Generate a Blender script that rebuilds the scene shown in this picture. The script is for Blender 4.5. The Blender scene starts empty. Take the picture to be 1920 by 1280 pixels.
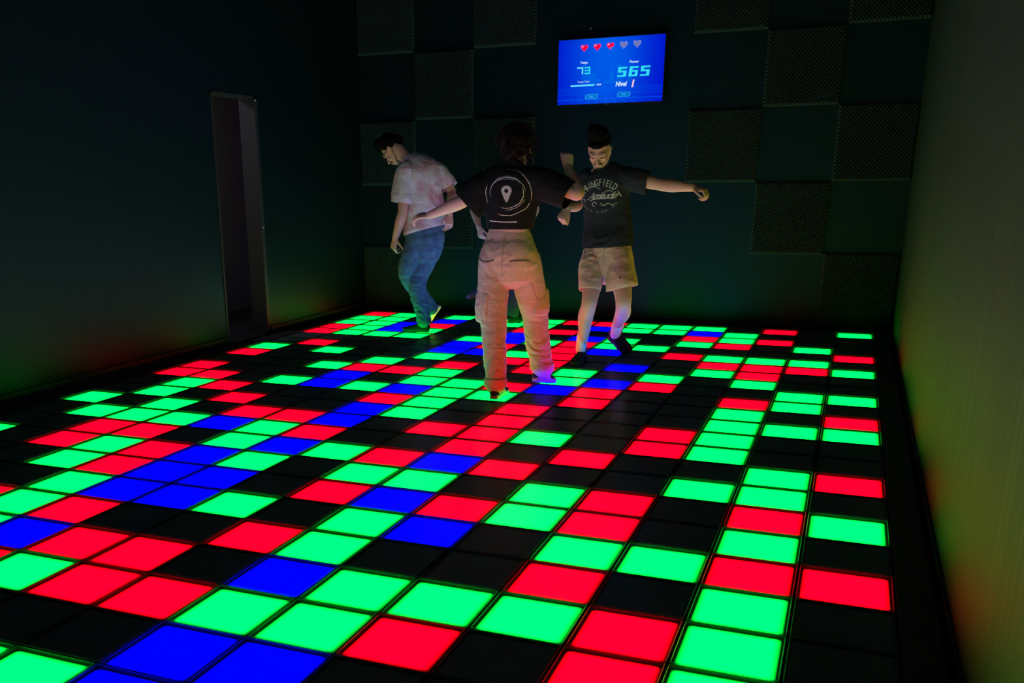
import bpy, bmesh, math, random
from mathutils import Vector, Matrix, noise
from mathutils.bvhtree import BVHTree
V = Vector
C = bpy.context.scene.collection
random.seed(7)
U = 0.31                      # one floor tile, in metres

# ------------------------------------------------------------------ camera, world, exposure
sc = bpy.context.scene
cam = bpy.data.cameras.new('camera')
cam.sensor_width = 36.0
cam.lens = 1801.7 / 1920 * 36.0
cam.shift_x = 150.9 / 1920
cam.shift_y = 256.8 / 1920
cam.clip_start = 0.02
camo = bpy.data.objects.new('camera', cam)
C.objects.link(camo)
R_ = V((0.91990842, 0.39197232, -0.01123387)); U_ = V((-0.10633129, 0.27691575, 0.95499284)); F_ = V((-0.3774416, 0.87731144, -0.29641605))
M = Matrix((R_, U_, -F_)).transposed().to_4x4()
M.translation = V((-0.820926, -15.277383, 4.333935)) * U
camo.matrix_world = M
sc.camera = camo
w = bpy.data.worlds.new('world'); sc.world = w; w.use_nodes = True
w.node_tree.nodes['Background'].inputs[0].default_value = (0.10, 0.14, 0.2, 1)
w.node_tree.nodes['Background'].inputs[1].default_value = 0.02
sc.view_settings.view_transform = 'Standard'
sc.view_settings.look = 'None'
sc.view_settings.exposure = 0.0
sc.view_settings.gamma = 1.0
sc.view_settings.use_curve_mapping = False
sc.cycles.use_denoising = True
sc.cycles.max_bounces = 6
sc.cycles.diffuse_bounces = 4
sc.cycles.transparent_max_bounces = 12
sc.cycles.sample_clamp_indirect = 4.0
E_TILE = 6.0                  # radiance of a lit tile

# ------------------------------------------------------------------ materials
def mat(name, col, rough=0.8, spec=0.3, metal=0.0, bump=None, tint=None, emit=None, estr=0.0, coat=0.0, sheen=0.0):
    m = bpy.data.materials.new(name); m.use_nodes = True
    nt = m.node_tree; b = nt.nodes['Principled BSDF']
    b.inputs['Base Color'].default_value = (*col, 1)
    b.inputs['Roughness'].default_value = rough
    b.inputs['Specular IOR Level'].default_value = spec
    b.inputs['Metallic'].default_value = metal
    if sheen: b.inputs['Sheen Weight'].default_value = sheen
    if emit:
        b.inputs['Emission Color'].default_value = (*emit, 1); b.inputs['Emission Strength'].default_value = estr
    tc = nt.nodes.new('ShaderNodeTexCoord')
    if tint:                       # (colour2, scale, contrast low, high)
        n = nt.nodes.new('ShaderNodeTexNoise'); n.inputs['Scale'].default_value = tint[1]; n.inputs['Detail'].default_value = 4
        r = nt.nodes.new('ShaderNodeMapRange'); r.inputs[1].default_value = tint[2]; r.inputs[2].default_value = tint[3]
        x = nt.nodes.new('ShaderNodeMix'); x.data_type = 'RGBA'
        x.inputs[6].default_value = (*col, 1); x.inputs[7].default_value = (*tint[0], 1)
        nt.links.new(tc.outputs['Object'], n.inputs['Vector']); nt.links.new(n.outputs[0], r.inputs[0])
        nt.links.new(r.outputs[0], x.inputs[0]); nt.links.new(x.outputs[2], b.inputs['Base Color'])
    if bump:                       # list of (scale, strength, distance, stretch)
        last = None
        for s, st, d, sx in bump:
            mp = nt.nodes.new('ShaderNodeMapping'); mp.inputs['Scale'].default_value = sx
            n = nt.nodes.new('ShaderNodeTexNoise'); n.inputs['Scale'].default_value = s; n.inputs['Detail'].default_value = 3
            bp = nt.nodes.new('ShaderNodeBump'); bp.inputs['Strength'].default_value = st; bp.inputs['Distance'].default_value = d
            nt.links.new(tc.outputs['Object'], mp.inputs[0]); nt.links.new(mp.outputs[0], n.inputs['Vector'])
            nt.links.new(n.outputs[0], bp.inputs['Height'])
            if last: nt.links.new(last.outputs[0], bp.inputs['Normal'])
            last = bp
        nt.links.new(last.outputs[0], b.inputs['Normal'])
    return m

def emission(name, col, s, edge=None):
    """a luminous panel; edge = (half size where it is fully lit, half size of the panel): the diffuser thins towards its rim"""
    m = bpy.data.materials.new(name); m.use_nodes = True
    nt = m.node_tree; nt.nodes.clear()
    out = nt.nodes.new('ShaderNodeOutputMaterial'); e = nt.nodes.new('ShaderNodeEmission')
    e.inputs[0].default_value = (*col, 1); e.inputs[1].default_value = s
    if edge:
        tc = nt.nodes.new('ShaderNodeTexCoord'); sp = nt.nodes.new('ShaderNodeSeparateXYZ')
        nt.links.new(tc.outputs['Object'], sp.inputs[0])
        prev = None
        for k in (0, 1):
            a = nt.nodes.new('ShaderNodeMath'); a.operation = 'ABSOLUTE'; nt.links.new(sp.outputs[k], a.inputs[0])
            r = nt.nodes.new('ShaderNodeMapRange'); r.interpolation_type = 'SMOOTHSTEP'
            r.inputs[1].default_value = edge[0]; r.inputs[2].default_value = edge[1]; r.inputs[3].default_value = 1.0; r.inputs[4].default_value = 0.05
            nt.links.new(a.outputs[0], r.inputs[0])
            if prev:
                mu = nt.nodes.new('ShaderNodeMath'); mu.operation = 'MULTIPLY'
                nt.links.new(prev.outputs[0], mu.inputs[0]); nt.links.new(r.outputs[0], mu.inputs[1]); prev = mu
            else: prev = r
        mu = nt.nodes.new('ShaderNodeMath'); mu.operation = 'MULTIPLY'; mu.inputs[1].default_value = s
        nt.links.new(prev.outputs[0], mu.inputs[0]); nt.links.new(mu.outputs[0], e.inputs[1])
    nt.links.new(e.outputs[0], out.inputs[0])
    return m

wall_paint = mat('dark satin wall paint', (0.0032, 0.0088, 0.0102), 0.46, 0.22, bump=[(9, .12, .02, (1, 1, 1)), (60, .10, .004, (1, 1, 1))])
side_paint = mat('dark satin side wall paint', (0.012, 0.022, 0.013), 0.68, 0.22, bump=[(3, .25, .03, (1, 4, .25)), (60, .10, .004, (1, 1, 1))], tint=((.017, .028, .015), 2.2, .4, .65))
wall_paint.node_tree.nodes['Principled BSDF'].inputs['Specular Tint'].default_value = (.22, .85, 1.0, 1)
side_paint.node_tree.nodes['Principled BSDF'].inputs['Specular Tint'].default_value = (.7, 1.0, .8, 1)
ceil_paint = mat('black ceiling paint', (0.02, 0.02, 0.022), 0.8, 0.2)
base_black = mat('matt black floor base', (0.010, 0.011, 0.012), 0.7, 0.25)
rim_black = mat('black platform edging', (0.020, 0.022, 0.024), 0.55, 0.3)
foam = mat('charcoal acoustic foam', (0.024, 0.044, 0.042), 1.0, 0.05)
corridor_paint = mat('grey corridor paint', (0.30, 0.29, 0.32), 0.8, 0.2)
black_plastic = mat('glossy black plastic', (0.01, 0.01, 0.012), 0.3, 0.5)
steel = mat('brushed steel', (0.6, 0.6, 0.6), 0.3, 0.5, 1.0)
white_plastic = mat('white plastic', (0.8, 0.8, 0.8), 0.5)

# ------------------------------------------------------------------ helpers
def link(name, me, m=None, parent=None, smooth=False):
    o = bpy.data.objects.new(name, me); C.objects.link(o)
    if m is not None:
        for x in (m if isinstance(m, (list, tuple)) else [m]): me.materials.append(x)
    if parent is not None: o.parent = parent
    if smooth:
        me.polygons.foreach_set('use_smooth', [True] * len(me.polygons))
    return o

def obj(name, bm, m=None, parent=None, smooth=False):
    me = bpy.data.meshes.new(name); bm.to_mesh(me); bm.free()
    return link(name, me, m, parent, smooth)

def add_box(bm, x0, x1, y0, y1, z0, z1, mi=0):
    v = [bm.verts.new(p) for p in ((x0, y0, z0), (x1, y0, z0), (x1, y1, z0), (x0, y1, z0), (x0, y0, z1), (x1, y0, z1), (x1, y1, z1), (x0, y1, z1))]
    for f in ((0, 3, 2, 1), (4, 5, 6, 7), (0, 1, 5, 4), (1, 2, 6, 5), (2, 3, 7, 6), (3, 0, 4, 7)):
        bm.faces.new([v[i] for i in f]).material_index = mi

def box(name, x0, x1, y0, y1, z0, z1, m, parent=None):
    bm = bmesh.new(); add_box(bm, x0, x1, y0, y1, z0, z1); return obj(name, bm, m, parent)

def struct(o): o['kind'] = 'structure'; return o
def tag(o, label, cat, group=None):
    o['label'] = label; o['category'] = cat
    if group: o['group'] = group
    return o
def empty(name, loc):
    o = bpy.data.objects.new(name, None); C.objects.link(o); o.location = loc; o.empty_display_size = .1; return o

# ------------------------------------------------------------------ the room
XL, XR, YB, YF, ZC = -16.8 * U, 0.5 * U, 16.0 * U, -19.0 * U, 10.41 * U
T = 0.15
struct(box('floor', XL - T, XR + T, YF - T, YB + T, -0.20, -0.060, base_black))
struct(box('ceiling', XL - T, XR + T, YF - T, YB + T, ZC, ZC + T, ceil_paint))
struct(box('wall_back', XL - T, XR + T, YB, YB + T, -0.06, ZC, wall_paint))
struct(box('wall_right', XR, XR + T, YF, YB, -0.06, ZC, side_paint))
struct(box('wall_front', XL - T, XR + T, YF - T, YF, -0.06, ZC, wall_paint))
D0, D1, DH = 7.40 * U, 9.62 * U, 6.65 * U          # the doorway in the left wall
bm = bmesh.new()
add_box(bm, XL - T, XL, YF, D0, -0.06, ZC); add_box(bm, XL - T, XL, D1, YB, -0.06, ZC); add_box(bm, XL - T, XL, D0, D1, DH, ZC)
struct(obj('wall_left', bm, wall_paint))
# corridor beyond the doorway
CW = XL - 1.30
bm = bmesh.new()
add_box(bm, CW - .1, CW, D0 - 1.6, D1 + 2.2, -0.06, 2.7)                       # its far wall
add_box(bm, CW, XL - T, D1 + 2.1, D1 + 2.2, -0.06, 2.7); add_box(bm, CW, XL - T, D0 - 1.6, D0 - 1.5, -0.06, 2.7)
struct(obj('wall_corridor', bm, corridor_paint))
struct(box('floor_corridor', CW, XL, D0 - 1.6, D1 + 2.2, -0.10, -0.012, base_black))
struct(box('ceiling_corridor', CW - .1, XL - T, D0 - 1.6, D1 + 2.2, 2.6, 2.7, ceil_paint))
# door frame: black lining with a slim stop and two pale screws
dr = struct(empty('door_1', (XL - T / 2, (D0 + D1) / 2, 0)))
bm = bmesh.new()
xx = T / 2 + .006
add_box(bm, -xx, xx, (D1 - D0) / 2 - .045, (D1 - D0) / 2, -0.01, DH); add_box(bm, -xx, xx, -(D1 - D0) / 2, -(D1 - D0) / 2 + .02, -0.01, DH)
add_box(bm, -xx, xx, -(D1 - D0) / 2, (D1 - D0) / 2, DH - .02, DH)
obj('door_frame', bm, rim_black, dr)
def screw(name, y, z):
    b = bmesh.new(); bmesh.ops.create_uvsphere(b, u_segments=12, v_segments=8, radius=.007); bmesh.ops.translate(b, verts=b.verts, vec=(xx + .002, y, z)); obj(name, b, white_plastic, dr, True)
screw('screw', (D1 - D0) / 2 - .022, 0.10); screw('screw', (D1 - D0) / 2 - .03, DH - .035); screw('screw', (D1 - D0) / 2 - .022, 0.95)
L = bpy.data.lights.new('added corridor fill', 'AREA'); L.energy = 13; L.size = .4; L.color = (.86, .86, 1.0)  # unseen fill, added to brighten the wall beyond the doorway
lo = bpy.data.objects.new('corridor_fill', L); C.objects.link(lo); lo.location = (CW + .35, D0 - .55, 2.55)

L = bpy.data.lights.new('added room fill', 'AREA'); L.energy = 0.9; L.size = 1.6; L.color = (.62, .9, 1.0)  # added ambient fill with no fixture, lifts the unlit tiles
lh = bpy.data.objects.new('room_fill', L); C.objects.link(lh); lh.location = (-2.4, 0.2, ZC - .03)
# platform edging round the tile field
Y0T, Y1T = 15.0 * U, -13.0 * U                 # back and front edge of the tiles
e = .004
struct(box('trim_1', e, 0.385 * U, Y1T, YB - .01, -0.06, -0.001, rim_black))
struct(box('trim_2', -16.0 * U - .14, -16 * U - e, Y1T, YB - .01, -0.06, -0.001, rim_black))
struct(box('trim_3', -16.0 * U - e, 0.0, Y0T + e, YB - .05, -0.06, -0.001, rim_black))
struct(box('baseboard_back', XL, XR, YB - .014, YB, -0.06, .035, rim_black))
struct(box('baseboard_left', XL, XL + .02, D1, YB - .014, -0.06, .05, rim_black))
struct(box('baseboard_left_front', XL, XL + .02, YF, D0, -0.06, .05, rim_black))
struct(box('baseboard_right', XR - .012, XR, YF, YB - .014, -0.06, .02, rim_black))

# ------------------------------------------------------------------ the floor tiles
COLS = [
 'G...R.G..G.RG..R.G.R..', '...G.GR..GG.G..GGRGRGGG', 'R.R..GRRG.RGGGG.G..G.RR', '.GGR.GRG.....RR..RRGRG.',
 'GBRG.R..GR.....R.GG..GR.', 'GG..G..B.BRR..G.R.RB.GGB', 'GG.GGB..GGB.RRRRBGBGGBGBB', 'RB.BRRRRR.RG..R.RGR.R.R.G',
 'R.R.G.GR..GGGG..G..G.RR.G', 'GGRBBRB.RGGBRBBRBGBB.RG.', 'GG..GBBG.R.G..RGGBBBRBR', '........GRBB..RB.RRGGG',
 'GBRGG....G.G.R.GRGG.R', '..BBG..G....R.GGRR..', 'GGGGG.R....RGG.G...', 'RGGRR..GR.RR..G..G']
for _c, _n in ((0, 24), (2, 24), (3, 25)): COLS[_c] = COLS[_c].ljust(_n, '.')
GC = {'G': (0.0, 1.0, 0.043), 'R': (1.0, 0.0, 0.0045), 'B': (0.0, 0.0, 1.0)}
lit = {k: emission('lit ' + n + ' diffuser', c, s, (0.372 * U, 0.455 * U)) for k, n, c, s in (('G', 'green', GC['G'], E_TILE), ('R', 'red', GC['R'], E_TILE * 1.25), ('B', 'blue', GC['B'], E_TILE * 2.1))}
off = mat('unlit smoked diffuser', (0.075, 0.13, 0.13), 0.6, 0.25)
tray_m = mat('tile tray', (0.075, 0.08, 0.085), 0.6, 0.3)
glass_m = bpy.data.materials.new('clear tile glass'); glass_m.use_nodes = True
nt = glass_m.node_tree; nt.nodes.clear()
o_ = nt.nodes.new('ShaderNodeOutputMaterial'); tr = nt.nodes.new('ShaderNodeBsdfTransparent'); gl = nt.nodes.new('ShaderNodeBsdfGlossy')
gl.inputs['Roughness'].default_value = 0.22; fr = nt.nodes.new('ShaderNodeFresnel'); fr.inputs[0].default_value = 1.3
mu = nt.nodes.new('ShaderNodeMath'); mu.operation = 'MULTIPLY'; mu.inputs[1].default_value = 0.35; mx = nt.nodes.new('ShaderNodeMixShader')
nt.links.new(fr.outputs[0], mu.inputs[0]); nt.links.new(mu.outputs[0], mx.inputs[0]); nt.links.new(tr.outputs[0], mx.inputs[1]); nt.links.new(gl.outputs[0], mx.inputs[2]); nt.links.new(mx.outputs[0], o_.inputs[0])
rim_m = bpy.data.materials.new('frosted glass edge'); rim_m.use_nodes = True
nt = rim_m.node_tree; nt.nodes.clear()
o_ = nt.nodes.new('ShaderNodeOutputMaterial'); tl = nt.nodes.new('ShaderNodeBsdfTranslucent'); df = nt.nodes.new('ShaderNodeBsdfDiffuse'); mx = nt.nodes.new('ShaderNodeMixShader')
tl.inputs[0].default_value = (.85, .95, .9, 1); df.inputs[0].default_value = (.10, .12, .11, 1); mx.inputs[0].default_value = .25
nt.links.new(tl.outputs[0], mx.inputs[1]); nt.links.new(df.outputs[0], mx.inputs[2]); nt.links.new(mx.outputs[0], o_.inputs[0])

H = 0.488 * U; ZT = -0.001
bm = bmesh.new()
z0, z1, q = -0.052, -0.004, .0008
add_box(bm, -H, H, -H, H, z0, -0.0165)                      # tray floor
for a in ((-H, -H + q, -H, H), (H - q, H, -H, H), (-H + q, H - q, -H, -H + q), (-H + q, H - q, H - q, H)): add_box(bm, *a, -0.0165, z1)
tray_me = bpy.data.meshes.new('tray'); bm.to_mesh(tray_me); bm.free(); tray_me.materials.append(tray_m)
P_ = 0.452 * U
bm = bmesh.new(); add_box(bm, -P_, P_, -P_, P_, -0.0160, -0.0105)
# rounded corners on the diffuser
bmesh.ops.bevel(bm, geom=[ed for ed in bm.edges if abs(ed.verts[0].co.z - ed.verts[1].co.z) > .003], offset=.006, segments=3, affect='EDGES')
panel_src = bpy.data.meshes.new('panel'); bm.to_mesh(panel_src); bm.free()
panel_me = {}
for k, m_ in {**lit, '.': off}.items():
    me = panel_src.copy(); me.materials.append(m_); panel_me[k] = me
bm = bmesh.new()
G_, r_ = H - .0010, .0030
vs = [bm.verts.new((s * (G_ - r_), t * (G_ - r_), ZT - .001)) for s, t in ((-1, -1), (1, -1), (1, 1), (-1, 1))]
bm.faces.new(vs)
for a in ((-G_, -G_ + r_, -G_, G_), (G_ - r_, G_, -G_, G_), (-G_ + r_, G_ - r_, -G_, -G_ + r_), (-G_ + r_, G_ - r_, G_ - r_, G_)):
    v = [bm.verts.new((x, y, ZT)) for x, y in ((a[0], a[2]), (a[1], a[2]), (a[1], a[3]), (a[0], a[3]))]
    bm.faces.new(v).material_index = 1
glass_me = bpy.data.meshes.new('glass'); bm.to_mesh(glass_me); bm.free(); glass_me.materials.append(glass_m); glass_me.materials.append(rim_m)

ONE = ['', 'first', 'second', 'third', 'fourth', 'fifth', 'sixth', 'seventh', 'eighth', 'ninth', 'tenth', 'eleventh', 'twelfth', 'thirteenth', 'fourteenth', 'fifteenth', 'sixteenth', 'seventeenth', 'eighteenth', 'nineteenth', 'twentieth']
def ordinal(n): return ONE[n] if n <= 20 else 'twenty-' + ONE[n - 20]
CN = {'G': 'glowing green', 'R': 'glowing red', 'B': 'glowing blue', '.': 'unlit black'}
CAMP = camo.matrix_world.translation
def project(p):
    d = p - CAMP; c = d.dot(F_)
    if c < .05: return None
    return 809.1 + 1801.7 * d.dot(R_) / c, 896.8 - 1801.7 * d.dot(U_) / c
rest = []
for ci in range(16):
    for row in range(28):                         # row 0 is by the back wall
        j = row - 15
        x, y = -(ci + .5) * U, -(j + .5) * U
        pts = [project(V((x + a * .5 * U, y + b * .5 * U, 0))) for a in (-1, 1) for b in (-1, 1)]
        seen = any(p and -2 < p[0] < 1922 and -2 < p[1] < 1282 for p in pts)
        k = COLS[ci][row] if row < len(COLS[ci]) else random.choice('GGGR.RG.G.' if ci < 4 else 'GR.B.G..B.')
        if not seen:
            rest.append((x, y, k)); continue
        root = empty('unlit_floor_tile' if k == '.' else 'lit_floor_tile', (x, y, 0))
        root['kind'] = 'thing'
        tag(root, f'{CN[k]} square floor tile, {ordinal(row + 1)} from the back wall, {ordinal(ci + 1)} from the right wall', 'floor tile', {'G': 'green lit tiles of the game floor', 'R': 'red lit tiles of the game floor', 'B': 'blue lit tiles of the game floor', '.': 'unlit tiles of the game floor'}[k])
        link('tray', tray_me, None, root); link('light_panel', panel_me[k], None, root); link('glass_cover', glass_me, None, root)
# the tiles behind and beside the camera: one object (they light the near walls)
root = empty('floor_tiles_near_entrance', (0, 0, 0)); root['kind'] = 'stuff'
plain = {k: (emission('lit ' + k + ' plain', GC[k], {'G': E_TILE, 'R': E_TILE * 1.25, 'B': E_TILE * 2.1}[k] * .86) if k != '.' else off) for k in 'GRB.'}
bm = bmesh.new()
for x, y, k in rest:
    add_box(bm, x - H, x + H, y - H, y + H, -.052, -.0165, 4)
    add_box(bm, x - P_, x + P_, y - P_, y + P_, -.0160, -.0105, 'GRB.'.index(k))
bpy.data.objects.remove(root)
o = obj('floor_tiles', bm, [plain[k] for k in 'GRB.'] + [tray_m]); o['kind'] = 'stuff'; o['label'] = 'more lit and unlit floor tiles nearer than the rest'; o['category'] = 'floor tiles'

# ------------------------------------------------------------------ foam panels on the back wall
N = 40; PW = 2.077 * U; th = .012; pk = .030
def foam_mesh():
    bm = bmesh.new(); g = [[None] * (N + 1) for _ in range(N + 1)]
    for i in range(N + 1):
        for j in range(N + 1):
            hgt = th + (pk if (i + j) % 2 == 0 and 0 < i < N and 0 < j < N else .003)
            g[i][j] = bm.verts.new((PW * i / N, -hgt, PW * j / N))
    for i in range(N):
        for j in range(N):
            a, b, c, d = g[i][j], g[i + 1][j], g[i + 1][j + 1], g[i][j + 1]
            if (i + j) % 2 == 0: bm.faces.new((a, b, c)) ; bm.faces.new((a, c, d))
            else: bm.faces.new((a, b, d)); bm.faces.new((b, c, d))
    add_box(bm, 0, PW, -th - .003, 0, 0, PW)
    bmesh.ops.scale(bm, vec=(.994, 1, .994), verts=bm.verts)
    me = bpy.data.meshes.new('acoustic_panel'); bm.to_mesh(me); bm.free(); me.materials.append(foam); return me
fm = foam_mesh()
ROWN = ['lowest', 'second-lowest', 'middle', 'second-highest', 'highest']
CNR = ['beside the right wall', 'one column in from the right wall', 'two columns in from the right wall']
CNL = ['beside the left corner', 'one column in from the left corner', 'two columns in from the left corner']
for side in 'RL':
    for ci, rows in ((0, (0, 2, 4)), (1, (1, 3)), (2, (2, 4))):
        for r in rows:
            x = (0.4917 - 2.077 * (ci + 1)) * U if side == 'R' else (-16.76 + 2.077 * ci) * U
            o = link('acoustic_panel', fm); o.location = (x, YB - .002, (0.022 + 2.077 * r) * U + (.03 if r == 0 else 0))
            if r == 0: o.location.z = .037; o.scale.z = .985
            tag(o, f'charcoal egg-crate foam square in the {ROWN[r]} row, {(CNR if side == "R" else CNL)[ci]}', 'wall panel', 'foam squares on the back wall')

# ------------------------------------------------------------------ television
TW, TH = 1.000, 0.570
tv = tag(empty('television', (-8.13 * U, YB, 6.515 * U)), 'wall-mounted flat television showing a blue game score screen with hearts', 'television')
tv.rotation_euler = (0, 0, 0)
YT = -0.085
bm = bmesh.new(); b_ = .008
add_box(bm, -TW / 2 - b_, TW / 2 + b_, YT + .003, YT + .035, -b_ - .006, TH + b_)
for a in ((-TW / 2 - b_, -TW / 2, -b_ - .006, TH + b_), (TW / 2, TW / 2 + b_, -b_ - .006, TH + b_), (-TW / 2, TW / 2, TH, TH + b_), (-TW / 2, TW / 2, -b_ - .006, 0)):
    add_box(bm, a[0], a[1], YT - .003, YT + .004, a[2], a[3])
obj('bezel', bm, black_plastic, tv)
box('wall_mount', -.2, .2, YT + .035, -.001, .12, .42, black_plastic, tv)
bm = bmesh.new(); bmesh.ops.create_cube(bm, size=1, matrix=Matrix.Translation((-.02, YT - .004, -.008)) @ Matrix.Diagonal((.03, .002, .004, 1))); obj('maker_badge', bm, steel, tv)
# screen with its picture: blue glow, skyline and a perspective grid
sm = bpy.data.materials.new('score screen'); sm.use_nodes = True; nt = sm.node_tree; nt.nodes.clear()
def nd(t, **k):
    n = nt.nodes.new(t)
    for a, b in k.items(): setattr(n, a, b)
    return n
def mth(op, a, b=None, c=None):
    n = nd('ShaderNodeMath', operation=op)
    for i, v_ in enumerate((a, b, c)):
        if v_ is None: continue
        if isinstance(v_, (int, float)): n.inputs[i].default_value = v_
        else: nt.links.new(v_, n.inputs[i])
    return n.outputs[0]
tc = nd('ShaderNodeTexCoord'); sp = nd('ShaderNodeSeparateXYZ'); nt.links.new(tc.outputs['Object'], sp.inputs[0])
X, Z = sp.outputs[0], sp.outputs[2]
dx = mth('ADD', X, .03); dz = mth('SUBTRACT', Z, .40)
d2 = mth('ADD', mth('MULTIPLY', mth('MULTIPLY', dx, dx), 5.5), mth('MULTIPLY', mth('MULTIPLY', dz, dz), 2.2))
glow = mth('POWER', 2.718, mth('MULTIPLY', d2, -1.6))
# floor grid below z = .17
dep = mth('DIVIDE', .03, mth('MAXIMUM', mth('SUBTRACT', .175, Z), .004))
gx = mth('MULTIPLY', mth('MULTIPLY', dx, dep), 62.0); gz = mth('MULTIPLY', dep, 9.0)
lx = mth('GREATER_THAN', mth('ABSOLUTE', mth('SUBTRACT', mth('FRACT', gx), .5)), .44)
lz = mth('GREATER_THAN', mth('ABSOLUTE', mth('SUBTRACT', mth('FRACT', gz), .5)), .43)
grid = mth('MULTIPLY', mth('MULTIPLY', mth('MAXIMUM', lx, lz), mth('LESS_THAN', Z, .150)), .5)
# skyline: blocks of noise height
sky = nd('ShaderNodeTexWhiteNoise', noise_dimensions='1D'); nt.links.new(mth('FLOOR', mth('MULTIPLY', X, 30.0)), sky.inputs['W'])
hh = mth('ADD', .17, mth('MULTIPLY', sky.outputs[0], .19))
bld = mth('MULTIPLY', mth('MULTIPLY', mth('LESS_THAN', Z, hh), mth('GREATER_THAN', Z, .17)), mth('LESS_THAN', mth('ABSOLUTE', dx), .24))
g_ = mth('ADD', mth('ADD', mth('MULTIPLY', glow, .105), mth('MULTIPLY', grid, .09)), mth('MULTIPLY', bld, .035))
b2 = mth('ADD', mth('ADD', .60, mth('MULTIPLY', glow, .22)), mth('MULTIPLY', grid, .25))
cc = nd('ShaderNodeCombineColor'); cc.inputs[0].default_value = 0.0; nt.links.new(g_, cc.inputs[1]); nt.links.new(b2, cc.inputs[2])
em = nd('ShaderNodeEmission'); em.inputs[1].default_value = 1.0; nt.links.new(cc.outputs[0], em.inputs[0]); ou = nd('ShaderNodeOutputMaterial'); nt.links.new(em.outputs[0], ou.inputs[0])
bm = bmesh.new(); vv = [bm.verts.new(p) for p in ((-TW / 2, YT, 0), (TW / 2, YT, 0), (TW / 2, YT, TH), (-TW / 2, YT, TH))]; bm.faces.new(vv)
screen = obj('screen', bm, sm, tv)
cyan = emission('cyan digits', (0.03, 0.72, 0.88), 1.0); white_e = emission('white screen text', (0.72, 0.9, 1.0), 1.0); bar_e = emission('pale bar', (.12, .75, 1.0), 1.0)
red_e = emission('heart red', (0.95, 0.0, 0.035), 1.0); pink_e = emission('heart outline', (.55, .08, .85), 1.0); grey_e = emission('heart grey', (.17, .18, .46), 1.0); grey_o = emission('heart grey outline', (.20, .24, .75), 1.0)
shine_e = emission('heart shine', (1.0, .45, .75), 1.0); btn_e = emission('button fill', (0.0, .17, .62), 1.0); btn_l = emission('button outline', (.04, .42, .95), 1.0); one_e = emission('level digit', (.9, .55, .75), 1.0); teal_e = emission('teal digit inside', (0, .25, .3), 1.0)
def SX(f): return -TW / 2 + f * TW
def SZ(f): return TH * (1 - f)
def poly(name, pts, m, d=.001, parent=None):
    bm = bmesh.new(); vs = [bm.verts.new((x, YT - d, z)) for x, z in pts]
    bm.faces.new(vs); bmesh.ops.triangulate(bm, faces=bm.faces)
    return obj(name, bm, m, parent or tv)
def text_mesh(body, size, shear=0.0, bold=0.0, extrude=0.0, space=1.0):
    cu = bpy.data.curves.new('t', 'FONT'); cu.body = body; cu.size = size; cu.shear = shear; cu.offset = bold; cu.align_x = 'CENTER'; cu.align_y = 'CENTER'; cu.extrude = extrude; cu.space_character = space; cu.resolution_u = 3
    to = bpy.data.objects.new('t', cu); C.objects.link(to)
    me = bpy.data.meshes.new_from_object(to.evaluated_get(bpy.context.evaluated_depsgraph_get())); bpy.data.objects.remove(to); return me
def stext(name, body, fx, fz, hgt, m, shear=0.0, bold=0.0, wid=None, d=.0012):
    me = text_mesh(body, hgt * 1.35, shear, bold)
    xs = [v.co.x for v in me.vertices]; k = (wid * TW / (max(xs) - min(xs))) if wid else 1; cx = (max(xs) + min(xs)) / 2; cz = (max(v.co.y for v in me.vertices) + min(v.co.y for v in me.vertices)) / 2
    for v in me.vertices: v.co = V(((v.co.x - cx) * k + SX(fx), YT - d, v.co.y - cz + SZ(fz)))
    return link(name, me, m, tv)
def rects(name, rs, x0, x1, z0, z1, m, slant=0.0, d=.0014):
    """segments in unit coordinates, slanted, placed in the box x0..x1, z0..z1"""
    bm = bmesh.new()
    for a, b, c, e_ in rs:
        vs = []
        for px, pz in ((a, c), (b, c), (b, e_), (a, e_)):
            vs.append(bm.verts.new((x0 + px * (x1 - x0) + slant * pz * (z1 - z0), YT - d, z0 + pz * (z1 - z0))))
        bm.faces.new(vs)
    return obj(name, bm, m, tv)
five = [(0, 1, .82, 1), (0, .34, .44, 1), (0, 1, .44, .62), (.66, 1, .0, .62), (0, 1, 0, .16)]
six = [(0, 1, .82, 1), (0, .36, 0, 1), (0, 1, .46, .62), (.68, 1, 0, .62), (0, 1, 0, .17)]
z0_, z1_ = SZ(.605), SZ(.455)
for f0, f1, g in ((.570, .652, five), (.675, .757, six), (.782, .866, five)):
    rects('score_digit', g, SX(f0), SX(f1), z0_, z1_, cyan, .12)
z0_, z1_ = SZ(.535), SZ(.425)
rects('time_digit', [(0, 1, .80, 1), (.78, 1, 0, 1)], SX(.183), SX(.243), z0_, z1_, bar_e, 0)
rects('time_digit', [(0, 1, .80, 1), (0, 1, .41, .58), (0, 1, 0, .18), (.78, 1, 0, 1)], SX(.256), SX(.312), z0_, z1_, cyan, 0)
rects('progress_bar', [(0, 1, 0, 1)], SX(.125), SX(.357), SZ(.722), SZ(.697), bar_e, 0)
stext('caption', 'Tempo', .249, .362, .022, white_e, wid=.072, bold=.0006)
stext('caption', 'Tempo Total', .248, .655, .016, white_e, wid=.112)
stext('caption', '00:00', .400, .705, .014, white_e, wid=.044, bold=.0005)
stext('caption', 'Pontos', .722, .382, .022, white_e, shear=.2, wid=.084, bold=.0006)
stext('caption', 'Nivel', .612, .712, .042, white_e, shear=.12, wid=.105, bold=.0016)
stext('level_digit', '1', .722, .712, .062, one_e, shear=.2, bold=.004)
def heart(cx, cz, s, n=28, half=False):
    p = []
    for i in range(n):
        t = 2 * math.pi * i / n
        x = 16 * math.sin(t) ** 3; z = 13 * math.cos(t) - 5 * math.cos(2 * t) - 2 * math.cos(3 * t) - math.cos(4 * t)
        p.append((cx + x / 17 * s, cz + (z + 2.5) / 17 * s))
    return p
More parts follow.
